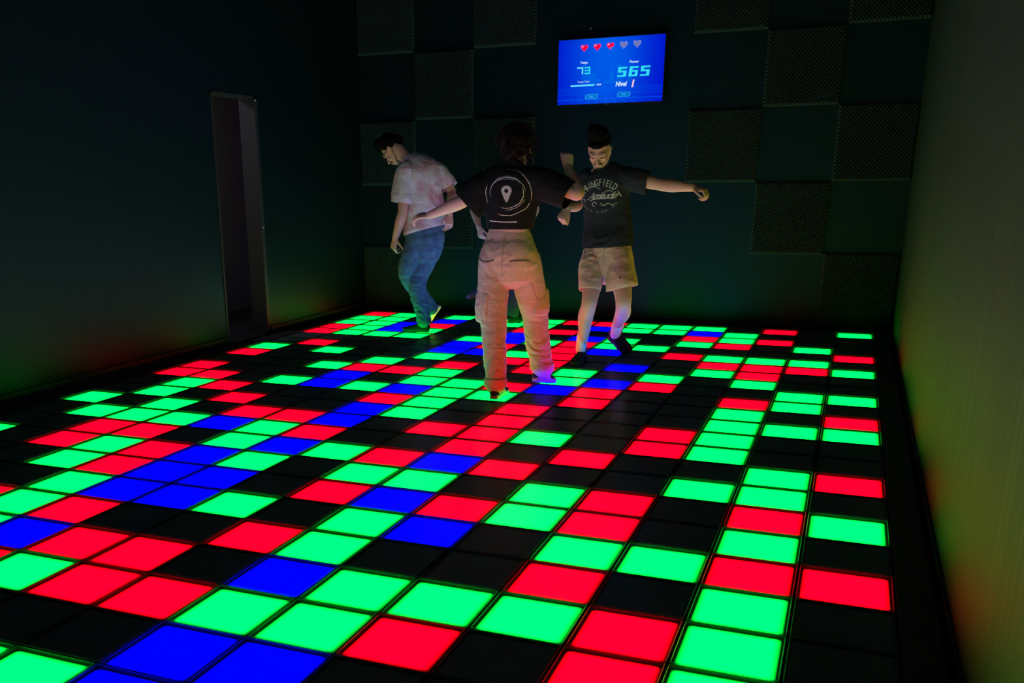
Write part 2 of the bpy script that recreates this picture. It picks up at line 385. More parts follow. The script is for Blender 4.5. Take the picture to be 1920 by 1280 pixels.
for i, f in enumerate((.248, .371, .495, .620, .744)):
    zc = SZ(.142 - .004 * i); s = .040
    ho = poly('heart', heart(SX(f), zc, s), pink_e if i < 3 else grey_o, .0010)
    poly('heart_fill', heart(SX(f), zc, s * .86), red_e if i < 3 else grey_e, .0014)
    if i < 3:
        bm = bmesh.new(); bmesh.ops.create_circle(bm, cap_ends=True, segments=16, radius=.0075, matrix=Matrix.Translation((SX(f) - .017, YT - .0018, zc + .016)) @ Matrix.Rotation(math.pi / 2, 4, 'X')); obj('heart_shine', bm, shine_e, tv)
    if i == 2:
        q_ = [p for p in heart(SX(f), zc, s * .86, 64) if p[0] >= SX(f) - .0005 and p[1] <= zc - .002]
        poly('heart_loss', [(SX(f), zc - .004)] + sorted(q_, key=lambda p: -math.atan2(p[0] - SX(f), -(p[1] - zc)))[:], grey_e, .0018)
for fx, fz, tx in ((.332, .887, 'Pisar'), (.640, .872, 'Voltar')):
    w2, h2, ch = .061 * TW, .036 * TH, .012
    x, z = SX(fx), SZ(fz)
    out = [(x - w2 + ch, z + h2), (x + w2, z + h2), (x + w2, z - h2 + ch), (x + w2 - ch, z - h2), (x - w2, z - h2), (x - w2, z + h2 - ch)]
    poly('button', out, btn_l, .0009)
    poly('button_fill', [(x + (a - x) * .93, z + (b - z) * .84) for a, b in out], btn_e, .0013)
    stext('button_text', tx, fx, fz, .018, btn_l, wid=.042, bold=.0004, d=.0018)
# hanging screw above the television
bm = bmesh.new(); bmesh.ops.create_uvsphere(bm, u_segments=12, v_segments=8, radius=.008)
o = obj('wall_screw', bm, white_plastic, None, True); o.location = (-8.83 * U, YB - .006, 8.67 * U)
tag(o, 'tiny pale screw head in the wall above the television', 'screw')

# ------------------------------------------------------------------ people: lofting, voxel fusing, folds
def cat(P, n=5):
    """Catmull-Rom through tuples of numbers"""
    out = []
    for i in range(len(P) - 1):
        p0, p1, p2, p3 = P[max(i - 1, 0)], P[i], P[i + 1], P[min(i + 2, len(P) - 1)]
        for k in range(n):
            t = k / n
            out.append(tuple(.5 * (2 * b + (c - a) * t + (2 * a - 5 * b + 4 * c - d) * t * t + (3 * b - a - 3 * c + d) * t ** 3) for a, b, c, d in zip(p0, p1, p2, p3)))
    out.append(tuple(P[-1])); return out
def loft(bm, pts, side=None, seg=20, n=5, cap=True, sq=1.0):
    """pts: (pos, half width, half depth); side: direction of the width"""
    rows = cat([(*p, a, b) for p, a, b in pts], n)
    rings = []; cs = [V(r[:3]) for r in rows]; u = None
    K = len(rows)
    for i, r in enumerate(rows):
        t = (cs[min(i + 1, K - 1)] - cs[max(i - 1, 0)])
        if t.length < 1e-7: t = V((0, 0, 1))
        t.normalize()
        if u is None: u = V(side) if side else (V((1, 0, 0)) if abs(t.x) < .8 else V((0, 1, 0)))
        if side: u = V(side)
        u = (u - t * u.dot(t)); u.normalize(); v = t.cross(u)
        a, b = max(r[3], .002), max(r[4], .002)
        rings.append((cs[i], u.copy(), v, a, b, t))
    if cap:
        c, u0, v0, a, b, t = rings[0]; m_ = min(a, b)
        pre = [(c - t * m_ * math.sin(x), u0, v0, a * math.cos(x), b * math.cos(x), t) for x in (1.45, 1.05, .55)]
        c, u0, v0, a, b, t = rings[-1]; m_ = min(a, b)
        post = [(c + t * m_ * math.sin(x), u0, v0, a * math.cos(x), b * math.cos(x), t) for x in (.55, 1.05, 1.45)]
        rings = pre + rings + post
    R = []
    for c, u0, v0, a, b, t in rings:
        row = []
        for k in range(seg):
            th_ = 2 * math.pi * k / seg; cx, sx = math.cos(th_), math.sin(th_)
            if sq != 1.0:
                cx = math.copysign(abs(cx) ** sq, cx); sx = math.copysign(abs(sx) ** sq, sx)
            row.append(bm.verts.new(c + u0 * a * cx + v0 * b * sx))
        R.append(row)
    for i in range(len(R) - 1):
        for k in range(seg):
            bm.faces.new((R[i][k], R[i][(k + 1) % seg], R[i + 1][(k + 1) % seg], R[i + 1][k]))
    bm.faces.new(list(reversed(R[0]))); bm.faces.new(R[-1])
def ball(bm, c, r, rot=None):
    m_ = Matrix.Translation(c) @ (rot.to_4x4() if rot else Matrix.Identity(4)) @ Matrix.Diagonal((*(r if hasattr(r, '__len__') else (r, r, r)), 1))
    bmesh.ops.create_uvsphere(bm, u_segments=20, v_segments=14, radius=1, matrix=m_)
def fuse(bm, voxel, smooth=4, fac=.5):
    me = bpy.data.meshes.new('tmp'); bm.to_mesh(me); bm.free()
    o = bpy.data.objects.new('tmp', me); C.objects.link(o)
    r = o.modifiers.new('r', 'REMESH'); r.mode = 'VOXEL'; r.voxel_size = voxel; r.adaptivity = 0
    if smooth: s = o.modifiers.new('s', 'SMOOTH'); s.iterations = smooth; s.factor = fac
    out = bpy.data.meshes.new_from_object(o.evaluated_get(bpy.context.evaluated_depsgraph_get()))
    bpy.data.objects.remove(o); return out
def folds(me, fs):
    """cloth folds: fs = list of (centre, reach, amplitude, stretch vector)"""
    me.update()
    nrm = [v.normal.copy() for v in me.vertices]
    for v, n_ in zip(me.vertices, nrm):
        d = 0
        for c, reach, amp, st in fs:
            wgt = 1.0
            if c is not None:
                wgt = max(0, 1 - (v.co - V(c)).length / reach)
                if wgt <= 0: continue
            sh_ = .8 * noise.noise(v.co * 2.7 + V((7, 3, 1)))          # the folds run slantwise, this way and that
            q_ = V((v.co.x * st[0], v.co.y * st[1], (v.co.z + sh_ * .35 * (v.co.x + v.co.y) + .06 * noise.noise(v.co * 9)) * st[2]))
            nv = noise.noise(q_)
            d += amp * wgt * (.75 - 2.4 * abs(nv)) * (.45 + abs(noise.noise(v.co * 4 + V((2, 9, 4)))) * 1.6)
        v.co += n_ * d
def cut(me, planes):
    """open a sleeve, neck or hem: planes = (point on the axis, outward direction, radius)"""
    bm = bmesh.new(); bm.from_mesh(me)
    kill = []
    for f in bm.faces:
        c = f.calc_center_median()
        for p, d, r in planes:
            p = V(p); d = V(d).normalized(); h = (c - p).dot(d)
            if 0 < h < r * 1.2 and ((c - p) - d * h).length < r: kill.append(f); break
    bmesh.ops.delete(bm, geom=kill, context='FACES')
    for v in bm.verts:
        if not v.is_boundary: continue
        for p, d, r in planes:
            p = V(p); d = V(d).normalized(); h = (v.co - p).dot(d)
            if abs(h) < .012 and ((v.co - p) - d * h).length < r * 1.1: v.co -= d * h; break
    bm.to_mesh(me); bm.free()
def part(name, me, m, parent, thick=0):
    o = link(name, me, m, parent, True)
    if thick: s = o.modifiers.new('thickness', 'SOLIDIFY'); s.thickness = thick; s.offset = -1
    return o
def lerp(a, b, t): return V(a) * (1 - t) + V(b) * t

def limb(bm, joints, radii, seg=18):
    loft(bm, [(V(j), *(r if hasattr(r, '__len__') else (r, r))) for j, r in zip(joints, radii)], None, seg)
def arm(bm, sh, el, wr, k=1.0):
    sh, el, wr = V(sh), V(el), V(wr)
    limb(bm, [sh, lerp(sh, el, .4), lerp(sh, el, .85), lerp(el, wr, .08), lerp(el, wr, .35), lerp(el, wr, .75), wr], [x * k for x in (.052, .047, .040, .041, .042, .031, .026)])
def hand(bm, wr, fwd_, back, thumb, curl=(.3, .3, .3, .3), spread=.12, scale=1.0, tcurl=.4, tang=.9):
    """wr: wrist; fwd_: direction of the palm; back: direction of the back of the hand; thumb: +1/-1 which side"""
    f = V(fwd_).normalized(); b = V(back); b = (b - f * b.dot(f)).normalized(); s = f.cross(b) * thumb   # towards the thumb
    w_ = V(wr); S_ = scale
    loft(bm, [(w_ - f * .015 * S_, .026 * S_, .020 * S_), (w_ + f * .02 * S_, .032 * S_, .017 * S_), (w_ + f * .06 * S_, .041 * S_, .015 * S_), (w_ + f * .088 * S_, .040 * S_, .012 * S_)], s, 18)
    lens = ((.044, .028, .021), (.049, .031, .023), (.045, .029, .022), (.035, .022, .019)); offs = (.030, .010, -.011, -.030)
    for i in range(4):
        c_ = curl[i]; p = w_ + f * (.086 - .004 * abs(i - 1)) * S_ + s * offs[i] * S_; d = (f + s * spread * (1.2 - i) * .5).normalized(); ax = d.cross(b).normalized()
        pts = [(p - d * .015 * S_, .0088 * S_, .0088 * S_), (p, .0088 * S_, .0088 * S_)]; a = 0
        for k_, l in enumerate(lens[i]):
            a += c_ * (1.0, 1.25, .8)[k_]
            dd = Matrix.Rotation(-a, 3, ax) @ d
            p = p + dd * l * S_; r = (.0082, .0076, .0066)[k_] * S_
            pts.append((p, r, r))
        loft(bm, pts, None, 12, 3)
    p = w_ + f * .018 * S_ + s * .022 * S_ - b * .004
    d = (f * math.cos(tang) + s * math.sin(tang) - b * .25).normalized(); ax = d.cross(b).normalized()
    p2 = p + d * .040 * S_; d2 = Matrix.Rotation(-tcurl * .6, 3, ax) @ d; d2 = (d2 + f * tcurl).normalized(); p3 = p2 + d2 * .032 * S_; p4 = p3 + (d2 + f * tcurl * .7).normalized() * .026 * S_
    loft(bm, [(p, .014 * S_, .014 * S_), (p2, .0115 * S_, .0115 * S_), (p3, .0098 * S_, .0098 * S_), (p4, .008 * S_, .008 * S_)], None, 12, 3)

def frame(face, up=(0, 0, 1)):
    """rotation whose -Y looks along face"""
    y = -V(face).normalized(); x = y.cross(V(up)).normalized(); z = x.cross(y); return Matrix((x, y, z)).transposed()
def head(bm, c, rot, k=1.0, jaw=1.0):
    c = V(c)
    def P(x, y, z): return c + rot @ (V((x, y, z)) * k)
    def B(x, y, z, a, b, d, ry=0): ball(bm, P(x, y, z), (a * k, b * k, d * k), rot @ Matrix.Rotation(ry, 3, 'Y'))
    def Tb(pts): loft(bm, [(P(*p[:3]), p[3] * k, p[3] * k) for p in pts], None, 12, 4)
    B(0, .018, .040, .076, .094, .080)
    B(0, -.020, .000, .069, .072, .075)
    B(0, -.038, -.040, .055, .050, .062)
    B(0, -.066, -.092, .027 * jaw, .024, .022)
    B(0, -.026, -.066, .056, .050, .040)
    for s in (-1, 1):
        Tb([(s * .066, .006, -.012, .012), (s * .060, -.012, -.060, .013), (s * .034, -.052, -.096, .015), (0, -.068, -.102, .015)])
        B(s * .044, -.066, -.030, .021, .018, .019)                     # cheek
        Tb([(s * .010, -.090, .018, .007), (s * .034, -.087, .024, .009), (s * .056, -.066, .018, .008)])      # brow
        B(s * .031, -.072, .000, .016, .014, .010)                     # lid over the eye
        B(s * .016, -.098, -.038, .009, .009, .007)                     # nostril wing
        B(s * .079, .012, -.012, .007, .019, .031, s * .15); B(s * .083, .017, .004, .008, .014, .016); B(s * .080, .006, -.036, .006, .010, .010)
    Tb([(0, -.086, .018, .009), (0, -.098, -.008, .009), (0, -.113, -.033, .0125)])
    Tb([(-.025, -.088, -.064, .004), (-.010, -.097, -.0605, .0065), (.010, -.097, -.0605, .0065), (.025, -.088, -.064, .004)])
    Tb([(-.021, -.088, -.071, .004), (0, -.096, -.0735, .0078), (.021, -.088, -.071, .004)])
    return P
def neck(bm, P, base, k=1.0, r=.056):
    a = P(0, .028, -.045); b = V(base)
    loft(bm, [(a, r * k, r * k), (lerp(a, b, .5), r * .95 * k, r * .98 * k), (b, r * 1.2 * k, r * 1.1 * k)], None, 18)

def shoe(parent, heel, toe, up=(0, 0, 1), m=None, sole=None, k=1.0, stripes=None, lace=None, name='shoe'):
    """heel and toe: points under the sole"""
    heel, toe, up = V(heel), V(toe), V(up); f = (toe - heel); ln = f.length; f.normalize(); up = (up - f * up.dot(f)).normalized(); s = f.cross(up)
    def W(a, b, c): return heel + f * a * ln + s * b * k + up * c * k
    bm = bmesh.new()
    loft(bm, [(W(.06, 0, .045), .034 * k, .030 * k), (W(.22, 0, .050), .036 * k, .040 * k), (W(.45, 0, .042), .037 * k, .034 * k), (W(.70, 0, .032), .044 * k, .024 * k), (W(.90, 0, .026), .040 * k, .018 * k), (W(.97, 0, .022), .026 * k, .014 * k)], s, 20)
    loft(bm, [(W(.13, 0, .055), .034 * k, .040 * k), (W(.15, 0, .085), .036 * k, .042 * k), (W(.16, 0, .105), .037 * k, .042 * k)], s, 20)
    me = fuse(bm, .005, 3); sh = part(name, me, m, parent)
    bm = bmesh.new(); rows = []
    outl = [(0, .0), (.01, .026), (.12, .034), (.35, .033), (.6, .043), (.8, .046), (.94, .034), (1.0, .010)]
    pts = [(a, b) for a, b in outl] + [(a, -b) for a, b in reversed(outl[1:])]
    lo_ = [bm.verts.new(W(a, b, 0)) for a, b in pts]; hi = [bm.verts.new(W(a, b * 1.03, .026)) for a, b in pts]
    bm.faces.new(lo_); bm.faces.new(list(reversed(hi)))
    for i in range(len(pts)): j = (i + 1) % len(pts); bm.faces.new((lo_[i], hi[i], hi[j], lo_[j]))
    bmesh.ops.recalc_face_normals(bm, faces=bm.faces)
    obj('sole', bm, sole, sh)
    if stripes:
        for sd in (-1, 1):
            for i in range(3):
                bm = bmesh.new(); a = .38 + i * .085
                loft(bm, [(W(a, sd * .044, .022), .006 * k, .003), (W(a - .05, sd * .042, .045), .006 * k, .003), (W(a - .11, sd * .034, .068), .006 * k, .003)], f, 8, 3); obj('stripe', bm, stripes, sh)
    if lace:
        for i in range(4):
            bm = bmesh.new(); a = .34 + i * .08; z = .082 - i * .010
            loft(bm, [(W(a, -.022, z - .012), .003, .003), (W(a + .01, 0, z), .003, .003), (W(a, .022, z - .012), .003, .003)], None, 8, 4); obj('lace', bm, lace, sh)
    return sh
def onto(parent, target, src, dirn, pts_fn, verts, faces, m, name, lift=.002):
    """lay a flat print onto a garment: verts (u, v) -> ray origin from pts_fn, cast along dirn"""
    me = target.data
    tree = BVHTree.FromPolygons([v.co.copy() for v in me.vertices], [tuple(p.vertices) for p in me.polygons])
    out, ok = [], []
    for uv in verts:
        o_ = pts_fn(*uv); hit = tree.ray_cast(o_, V(dirn).normalized())
        if hit[0] is None: out.append(o_); ok.append(False)
        else: out.append(hit[0] - V(dirn).normalized() * lift); ok.append(True)
    nm = bpy.data.meshes.new(name); nm.from_pydata([tuple(p) for p in out], [], [f for f in faces if all(ok[i] for i in f)])
    return link(name, nm, m, parent)
def ribbon(pts, wd):
    """flat brush stroke as quads in (u, v)"""
    vs, fs = [], []
    for i, p in enumerate(pts):
        a, b = pts[max(i - 1, 0)], pts[min(i + 1, len(pts) - 1)]; tx, ty = b[0] - a[0], b[1] - a[1]; l = math.hypot(tx, ty) or 1
        w_ = wd(i / (len(pts) - 1)) if callable(wd) else wd
        vs += [(p[0] - ty / l * w_, p[1] + tx / l * w_), (p[0] + ty / l * w_, p[1] - tx / l * w_)]
        if i: n = len(vs); fs.append((n - 4, n - 3, n - 1, n - 2))
    return vs, fs

cl = lambda s=1: [(11, .42 * s, .026, (1, 1, 2.1)), (30, .35 * s, .010, (1, 1, 1.5)), (420, .12, .0012, (1, 1, 1))]
skin = mat('skin', (0.55, 0.32, 0.28), 0.55, 0.35, bump=[(140, .06, .001, (1, 1, 1))], tint=((.50, .28, .21), 9, .4, .7))
skin2 = mat('tanned skin', (0.53, 0.31, 0.27), 0.55, 0.35, bump=[(140, .06, .001, (1, 1, 1))], tint=((.42, .25, .18), 9, .4, .7))
hair_d = mat('near black hair', (0.003, 0.0028, 0.003), 0.9, 0.06, bump=[(90, .5, .004, (1, 1, .25))])
hair_b = mat('curly brown hair', (0.010, 0.0045, 0.0045), 0.7, 0.15, bump=[(120, .5, .004, (1, 1, .4))])
stubble = mat('dark brown beard', (.045, .022, .016), .8, .2)
black_tee = mat('black cotton', (0.010, 0.011, 0.012), 0.95, 0.1, bump=cl(1.2))
navy_tee = mat('dark navy cotton', (0.020, 0.026, 0.036), 0.95, 0.1, bump=cl(1.2))
pale_tee = mat('pale tie-dye cotton', (0.56, 0.56, 0.62), 0.95, 0.1, bump=cl(), tint=((.50, .27, .32), 7, .50, .66))
beige = mat('beige cargo twill', (0.50, 0.37, 0.30), 0.95, 0.1, bump=cl())
tan = mat('tan shorts cotton', (0.64, 0.43, 0.34), 0.95, 0.1, bump=cl())
denim = mat('blue denim', (0.07, 0.16, 0.26), 0.9, 0.1, bump=cl(1.3), tint=((.045, .10, .18), 14, .4, .65))
dark_denim = mat('dark denim', (0.02, 0.03, 0.06), 0.9, 0.1, bump=cl(1.3))
print_grey = mat('grey shirt print', (0.42, 0.46, 0.46), 0.9, 0.1)
print_white = mat('chalk white shirt print', (0.75, 0.78, 0.76), 0.9, 0.1)
seam = mat('stitched seam', (0.30, 0.22, 0.17), 0.9, 0.1)
dark_cloth = mat('dark grey cloth', (0.10, 0.10, 0.09), 0.9, 0.1)
shoe_black = mat('black shoe suede', (0.012, 0.012, 0.014), 0.85, 0.2, bump=[(200, .2, .001, (1, 1, 1))])
rubber_b = mat('dark rubber', (0.03, 0.03, 0.03), 0.7, 0.3); rubber_w = mat('off-white rubber', (0.62, 0.60, 0.56), 0.6, 0.3)
shoe_pale = mat('pale suede toe', (0.42, 0.30, 0.28), 0.8, 0.2); sock_w = mat('white ribbed sock', (0.72, 0.70, 0.70), 0.95, 0.1, bump=[(60, .3, .003, (1, 1, .1))])
glasses_m = mat('black spectacle frame', (0.01, 0.01, 0.01), 0.3, 0.5)
def person(name, loc, label): return tag(empty(name, loc), label, 'person')
def hood(bm, P, k, blobs):
    for x, y, z, a, b, c in blobs: ball(bm, P(x, y, z), (a * k, b * k, c * k))

# ---- the woman in beige cargo trousers, seen from behind
pw = person('person', (0, 0, 0), 'person with curly hair and black pin-print shirt, seen from behind in beige cargo trousers')
rot = frame((-.50, .80, -.50)); hc = (-2.228, 1.25, 1.530)
bm = bmesh.new(); P = head(bm, hc, rot, .97, .9); neck(bm, P, (-2.225, 1.17, 1.405), .9, .054)
loft(bm, [((-2.246, 1.19, 1.38), .10, .08), ((-2.24, 1.18, 1.30), .16, .10), ((-2.245, 1.18, 1.12), .13, .09), ((-2.25, 1.19, 1.03), .125, .088), ((-2.253, 1.2, .93), .16, .10)], (1, 0, 0), 24)
arm(bm, (-2.40, 1.18, 1.355), (-2.515, 1.12, 1.222), (-2.80, 1.20, 1.126), .98)
arm(bm, (-2.075, 1.18, 1.355), (-1.795, 1.12, 1.245), (-1.900, 1.26, 1.405), .98)
hand(bm, (-2.80, 1.20, 1.126), (-.97, .12, -.05), (.05, -.45, .9), 1, (.25, .35, .45, .5), .3, .92, .3, .8)
hand(bm, (-1.900, 1.26, 1.405), (-.16, .15, 1), (.45, -1, .1), -1, (.85, .95, 1.0, 1.05), .04, .88, .9, .25)
for hp, kn, an in (((-2.342, 1.18, .877), (-2.314, 1.12, .446), (-2.257, .995, .085)), ((-2.163, 1.22, .878), (-2.145, 1.40, .486), (-2.087, 1.42, .110))):
    limb(bm, [hp, lerp(hp, kn, .5), kn, lerp(kn, an, .3), an], [.085, .075, .055, .055, .035])
part('body', fuse(bm, .004, 3), skin, pw)
# shirt: boxy, cropped, wide sleeves
bm = bmesh.new()
loft(bm, [((-2.235, 1.18, 1.425), .075, .065), ((-2.24, 1.18, 1.385), .150, .100), ((-2.242, 1.175, 1.30), .190, .125), ((-2.245, 1.18, 1.18), .172, .122), ((-2.247, 1.185, 1.095), .155, .118), ((-2.25, 1.19, 1.045), .146, .112)], (1, 0, 0), 28)
loft(bm, [((-2.33, 1.18, 1.345), .085, .085), ((-2.41, 1.16, 1.290), .090, .10), ((-2.475, 1.14, 1.225), .085, .115), ((-2.505, 1.13, 1.195), .080, .115)], (0, 1, 0), 24)
loft(bm, [((-2.15, 1.18, 1.345), .085, .085), ((-2.02, 1.17, 1.310), .090, .095), ((-1.90, 1.15, 1.265), .085, .090), ((-1.855, 1.14, 1.245), .080, .085)], (0, 1, 0), 24)
me = fuse(bm, .006, 6)
folds(me, [(None, 1, .005, (9, 9, 4)), ((-2.40, 1.15, 1.2), .2, .008, (16, 10, 12)), ((-2.06, 1.15, 1.2), .2, .008, (16, 10, 12)), ((-2.25, 1.15, 1.08), .16, .007, (20, 8, 6))])
cut(me, [((-2.51, 1.13, 1.19), (-.65, -.2, -.65), .15), ((-1.853, 1.14, 1.244), (.85, -.1, -.40), .14), ((-2.25, 1.19, 1.047), (0, 0, -1), .19)])
shw = part('shirt', me, black_tee, pw, .003)
dN = (0, 1, 0)
fn = lambda u, v: V((u, .6, v))
ob = lambda u, v: V((u, .6, v))
CXL, CZL = -2.228, 1.262
def ring(rx, rz, a0, a1, wd, jit, seed):
    pts = []; n = 60
    for i in range(n + 1):
        a = math.radians(a0 + (a1 - a0) * i / n); j = 1 + jit * noise.noise(V((a * 2.2, seed, 0)))
        pts.append((CXL + rx * j * math.cos(a), CZL + rz * j * math.sin(a)))
    return ribbon(pts, lambda t: wd * .8 * (.30 + .9 * abs(noise.noise(V((t * 9, seed * 3, 1))))) * min(1, 6 * t + .2, 6 * (1 - t) + .2))
for rx, rz, a0, a1, wd, sd in ((.108, .092, 40, 195, .0050, 1), (.104, .088, -110, 25, .0042, 2), (.113, .098, 5, 150, .0025, 3), (.146, .138, -20, 95, .0034, 4), (.148, .132, -115, -25, .0036, 5), (.142, .128, 158, 205, .0048, 6), (.118, .098, -95, -20, .0028, 7), (.098, .084, 60, 130, .0018, 8)):
    vs, fs = ring(rx, rz, a0, a1, wd, .05, sd); onto(shw, shw, 0, dN, ob, vs, fs, print_white, 'brush_ring')
vs, fs = [], []
n = 32
outer = []; inner = []
for i in range(n):
    a = 2 * math.pi * i / n; r = .033
    x, z = r * math.cos(a), r * math.sin(a)
    if z < 0:
        t = -math.sin(a); x = r * math.cos(a) * (1 - .55 * t); z = -.066 * t ** 1.25
    outer.append((CXL + .002 + x, CZL + .012 + z)); inner.append((CXL + .001 + .0125 * math.cos(a), CZL + .014 + .0125 * math.sin(a)))
vs = outer + inner; fs = [(i, (i + 1) % n, n + (i + 1) % n, n + i) for i in range(n)]
onto(shw, shw, 0, dN, ob, vs, fs, print_grey, 'map_pin')
vs, fs = ribbon([(-2.345 + i * .012, 1.098 - .006 * math.sin(i / 7)) for i in range(16)], lambda t: .0035 * (.6 + .5 * abs(noise.noise(V((t * 8, 3, 3)))))); onto(shw, shw, 0, dN, ob, vs, fs, print_white, 'brush_line')
# curly hair
bm = bmesh.new()
hood(bm, P, .97, [(0, .030, .055, .094, .105, .088), (.012, .060, -.010, .080, .070, .085), (.045, .050, -.050, .060, .060, .070), (0, -.02, .105, .070, .075, .035), (.072, .030, -.06, .035, .05, .055), (.075, .045, .02, .040, .06, .07)])
me = fuse(bm, .006, 2)
for v, n_ in [(v, v.normal.copy()) for v in me.vertices]:
    v.co += n_ * (.010 * noise.noise(v.co * 38) + .006 * noise.noise(v.co * 80))
hw = part('hair', me, hair_b, pw)
bm = bmesh.new(); rnd = random.Random(3)
vsn = [v for v in me.vertices if (rot.transposed() @ (v.co - V(hc))).y > -.03 or (rot.transposed() @ (v.co - V(hc))).z > .06]
for i in range(230):
    v = rnd.choice(vsn); p = v.co.copy()
    if p.x < -2.262 and p.z < 1.60: continue
    d = (v.normal * .6 + V((0, 0, -1)) * .9).normalized(); a = d.orthogonal().normalized(); b = d.cross(a); ph = rnd.random() * 6; ln = .035 + rnd.random() * .05; pr = .006 + rnd.random() * .005
    pts = [(p + d * ln * t + v.normal * .014 * math.sin(math.pi * t) + (a * math.cos(ph + t * 9) + b * math.sin(ph + t * 9)) * pr, .0016, .0016) for t in [k / 9 for k in range(10)]]
    loft(bm, pts, None, 5, 1, False)
obj('curls', bm, hair_b, hw, True)
# cargo trousers
bm = bmesh.new()
loft(bm, [((-2.258, 1.2, 1.010), .142, .105), ((-2.256, 1.2, .965), .160, .118), ((-2.254, 1.19, .90), .186, .135), ((-2.254, 1.19, .83), .194, .135), ((-2.253, 1.19, .79), .180, .12)], (1, 0, 0), 28)
def leg(bm, js, rs): loft(bm, [(V(j), a, b) for j, (a, b) in zip(js, rs)], (1, 0, 0), 24)
leg(bm, [(-2.342, 1.18, .86), (-2.346, 1.17, .74), (-2.340, 1.14, .58), (-2.322, 1.11, .44), (-2.295, 1.06, .28), (-2.270, 1.01, .14), (-2.266, 1.0, .085)], [(.100, .118), (.100, .110), (.095, .10), (.082, .088), (.074, .080), (.066, .074), (.064, .074)])
leg(bm, [(-2.160, 1.21, .86), (-2.145, 1.26, .74), (-2.132, 1.32, .60), (-2.125, 1.37, .48), (-2.110, 1.39, .32), (-2.090, 1.40, .19), (-2.084, 1.41, .135)], [(.100, .118), (.100, .110), (.096, .10), (.084, .088), (.080, .082), (.074, .078), (.072, .080)])
me = fuse(bm, .006, 5)
folds(me, [((-2.30, 1.05, .28), .36, .010, (10, 11, 24)), ((-2.11, 1.38, .30), .36, .010, (10, 11, 24)), ((-2.25, 1.1, .78), .30, .008, (13, 9, 13)), (None, 1, .003, (18, 18, 18))])
tr_w = part('trousers', me, beige, pw)
# turned-up cuffs, pockets, belt, seams
for c, a, b, tl_ in (((-2.268, 1.0, .105), .071, .080, .0), ((-2.084, 1.41, .150), .078, .086, .10)):
    bm = bmesh.new(); c = V(c); d = V((tl_, .0, 1)).normalized()
    loft(bm, [(c - d * .028, a, b), (c, a * 1.06, b * 1.05), (c + d * .028, a, b)], (1, 0, 0), 28, 4, False)
    obj('cuff', bm, beige, tr_w, True)
def pocket(c, nx, ny, w_, h_, d_, name='cargo_pocket'):
    bm = bmesh.new(); n_ = V((nx, ny, 0)).normalized(); s_ = V((0, 0, 1)).cross(n_); c = V(c)
    loft(bm, [(c - V((0, 0, h_)), w_, d_ * .8), (c - V((0, 0, h_ * .5)), w_ * 1.02, d_ * 1.25), (c + V((0, 0, h_ * .3)), w_, d_ * 1.1), (c + V((0, 0, h_)), w_ * .96, d_ * .5)], s_, 20, 5, True, .45)
    me = fuse(bm, .005, 3); folds(me, [(None, 1, .005, (22, 22, 14))]); po = part(name, me, beige, tr_w)
    return po
pocket((-2.385, 1.075, .565), -.55, -.83, .060, .088, .020)
pocket((-2.060, 1.285, .590), .80, -.60, .055, .075, .022)
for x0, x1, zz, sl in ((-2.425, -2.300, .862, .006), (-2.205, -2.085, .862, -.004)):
    vs, fs = ribbon([(x0 + (x1 - x0) * i / 14, zz + sl - .016 * math.sin(math.pi * i / 14) * (1 if sl > 0 else -.3)) for i in range(15)], .0045); onto(tr_w, tr_w, 0, dN, ob, vs, fs, dark_cloth, 'back_pocket_opening')  # dark strip along each back pocket opening
vs, fs = ribbon([(-2.252 + .004 * math.sin(i / 3), 1.00 - .018 * i) for i in range(14)], .0022); onto(tr_w, tr_w, 0, dN, ob, vs, fs, seam, 'centre_seam')
vs, fs = ribbon([(-2.395 + i * .0145, .972 - .002 * math.sin(i / 5)) for i in range(20)], .0018); onto(tr_w, tr_w, 0, dN, ob, vs, fs, seam, 'waistband_seam')
for bx in (-2.34, -2.255, -2.17):
    vs, fs = ribbon([(bx, 1.012), (bx, .99), (bx, .968)], .005); onto(tr_w, tr_w, 0, dN, ob, vs, fs, beige, 'belt_loop', .006)
for pts in ([(-2.372, .675 - i * .016) for i in range(13)], [(-2.095 + .003 * i, .72 - i * .014) for i in range(12)]):
    vs, fs = ribbon(pts, .0022); onto(tr_w, tr_w, 0, dN, ob, vs, fs, seam, 'leg_seam')
shoe(pw, (-2.262, .945, .002), (-2.27, 1.20, .002), m=shoe_black, sole=rubber_w, k=.92, stripes=print_white, lace=print_white)
shoe(pw, (-2.11, 1.345, .055), (-2.035, 1.545, .006), up=(-.1, .25, 1), m=shoe_black, sole=shoe_pale, k=.92, stripes=print_white, lace=print_white)

# ---- the man in tan shorts, facing the room
pr_ = person('person', (0, 0, 0), 'person facing forward in dark printed t-shirt and tan shorts, one arm stretched out')
rot = frame((.02, -.80, -.60)); hc = (-2.020, 2.525, 1.540)
bm = bmesh.new(); P = head(bm, hc, rot, .98); neck(bm, P, (-2.020, 2.60, 1.375), 1.0)
loft(bm, [((-2.0, 2.60, 1.37), .13, .075), ((-1.985, 2.6, 1.28), .165, .10), ((-1.965, 2.61, 1.05), .15, .095), ((-1.95, 2.6, .90), .15, .10), ((-1.945, 2.6, .80), .16, .11)], (1, .08, 0), 24)
arm(bm, (-2.155, 2.6, 1.325), (-2.205, 2.68, 1.15), (-2.245, 2.52, 1.130), 1.0)
arm(bm, (-1.825, 2.6, 1.345), (-1.570, 2.6, 1.292), (-1.345, 2.58, 1.272), 1.08)
hand(bm, (-2.245, 2.52, 1.130), (-.35, -.45, -.75), (-.2, -.8, .35), -1, (1.15, 1.2, 1.25, 1.25), .05, 1.0, .7, .5)
hand(bm, (-1.345, 2.58, 1.272), (1, -.15, -.20), (.1, -.25, 1), 1, (1.0, .95, .8, .75), .12, 1.0, .5, .7)
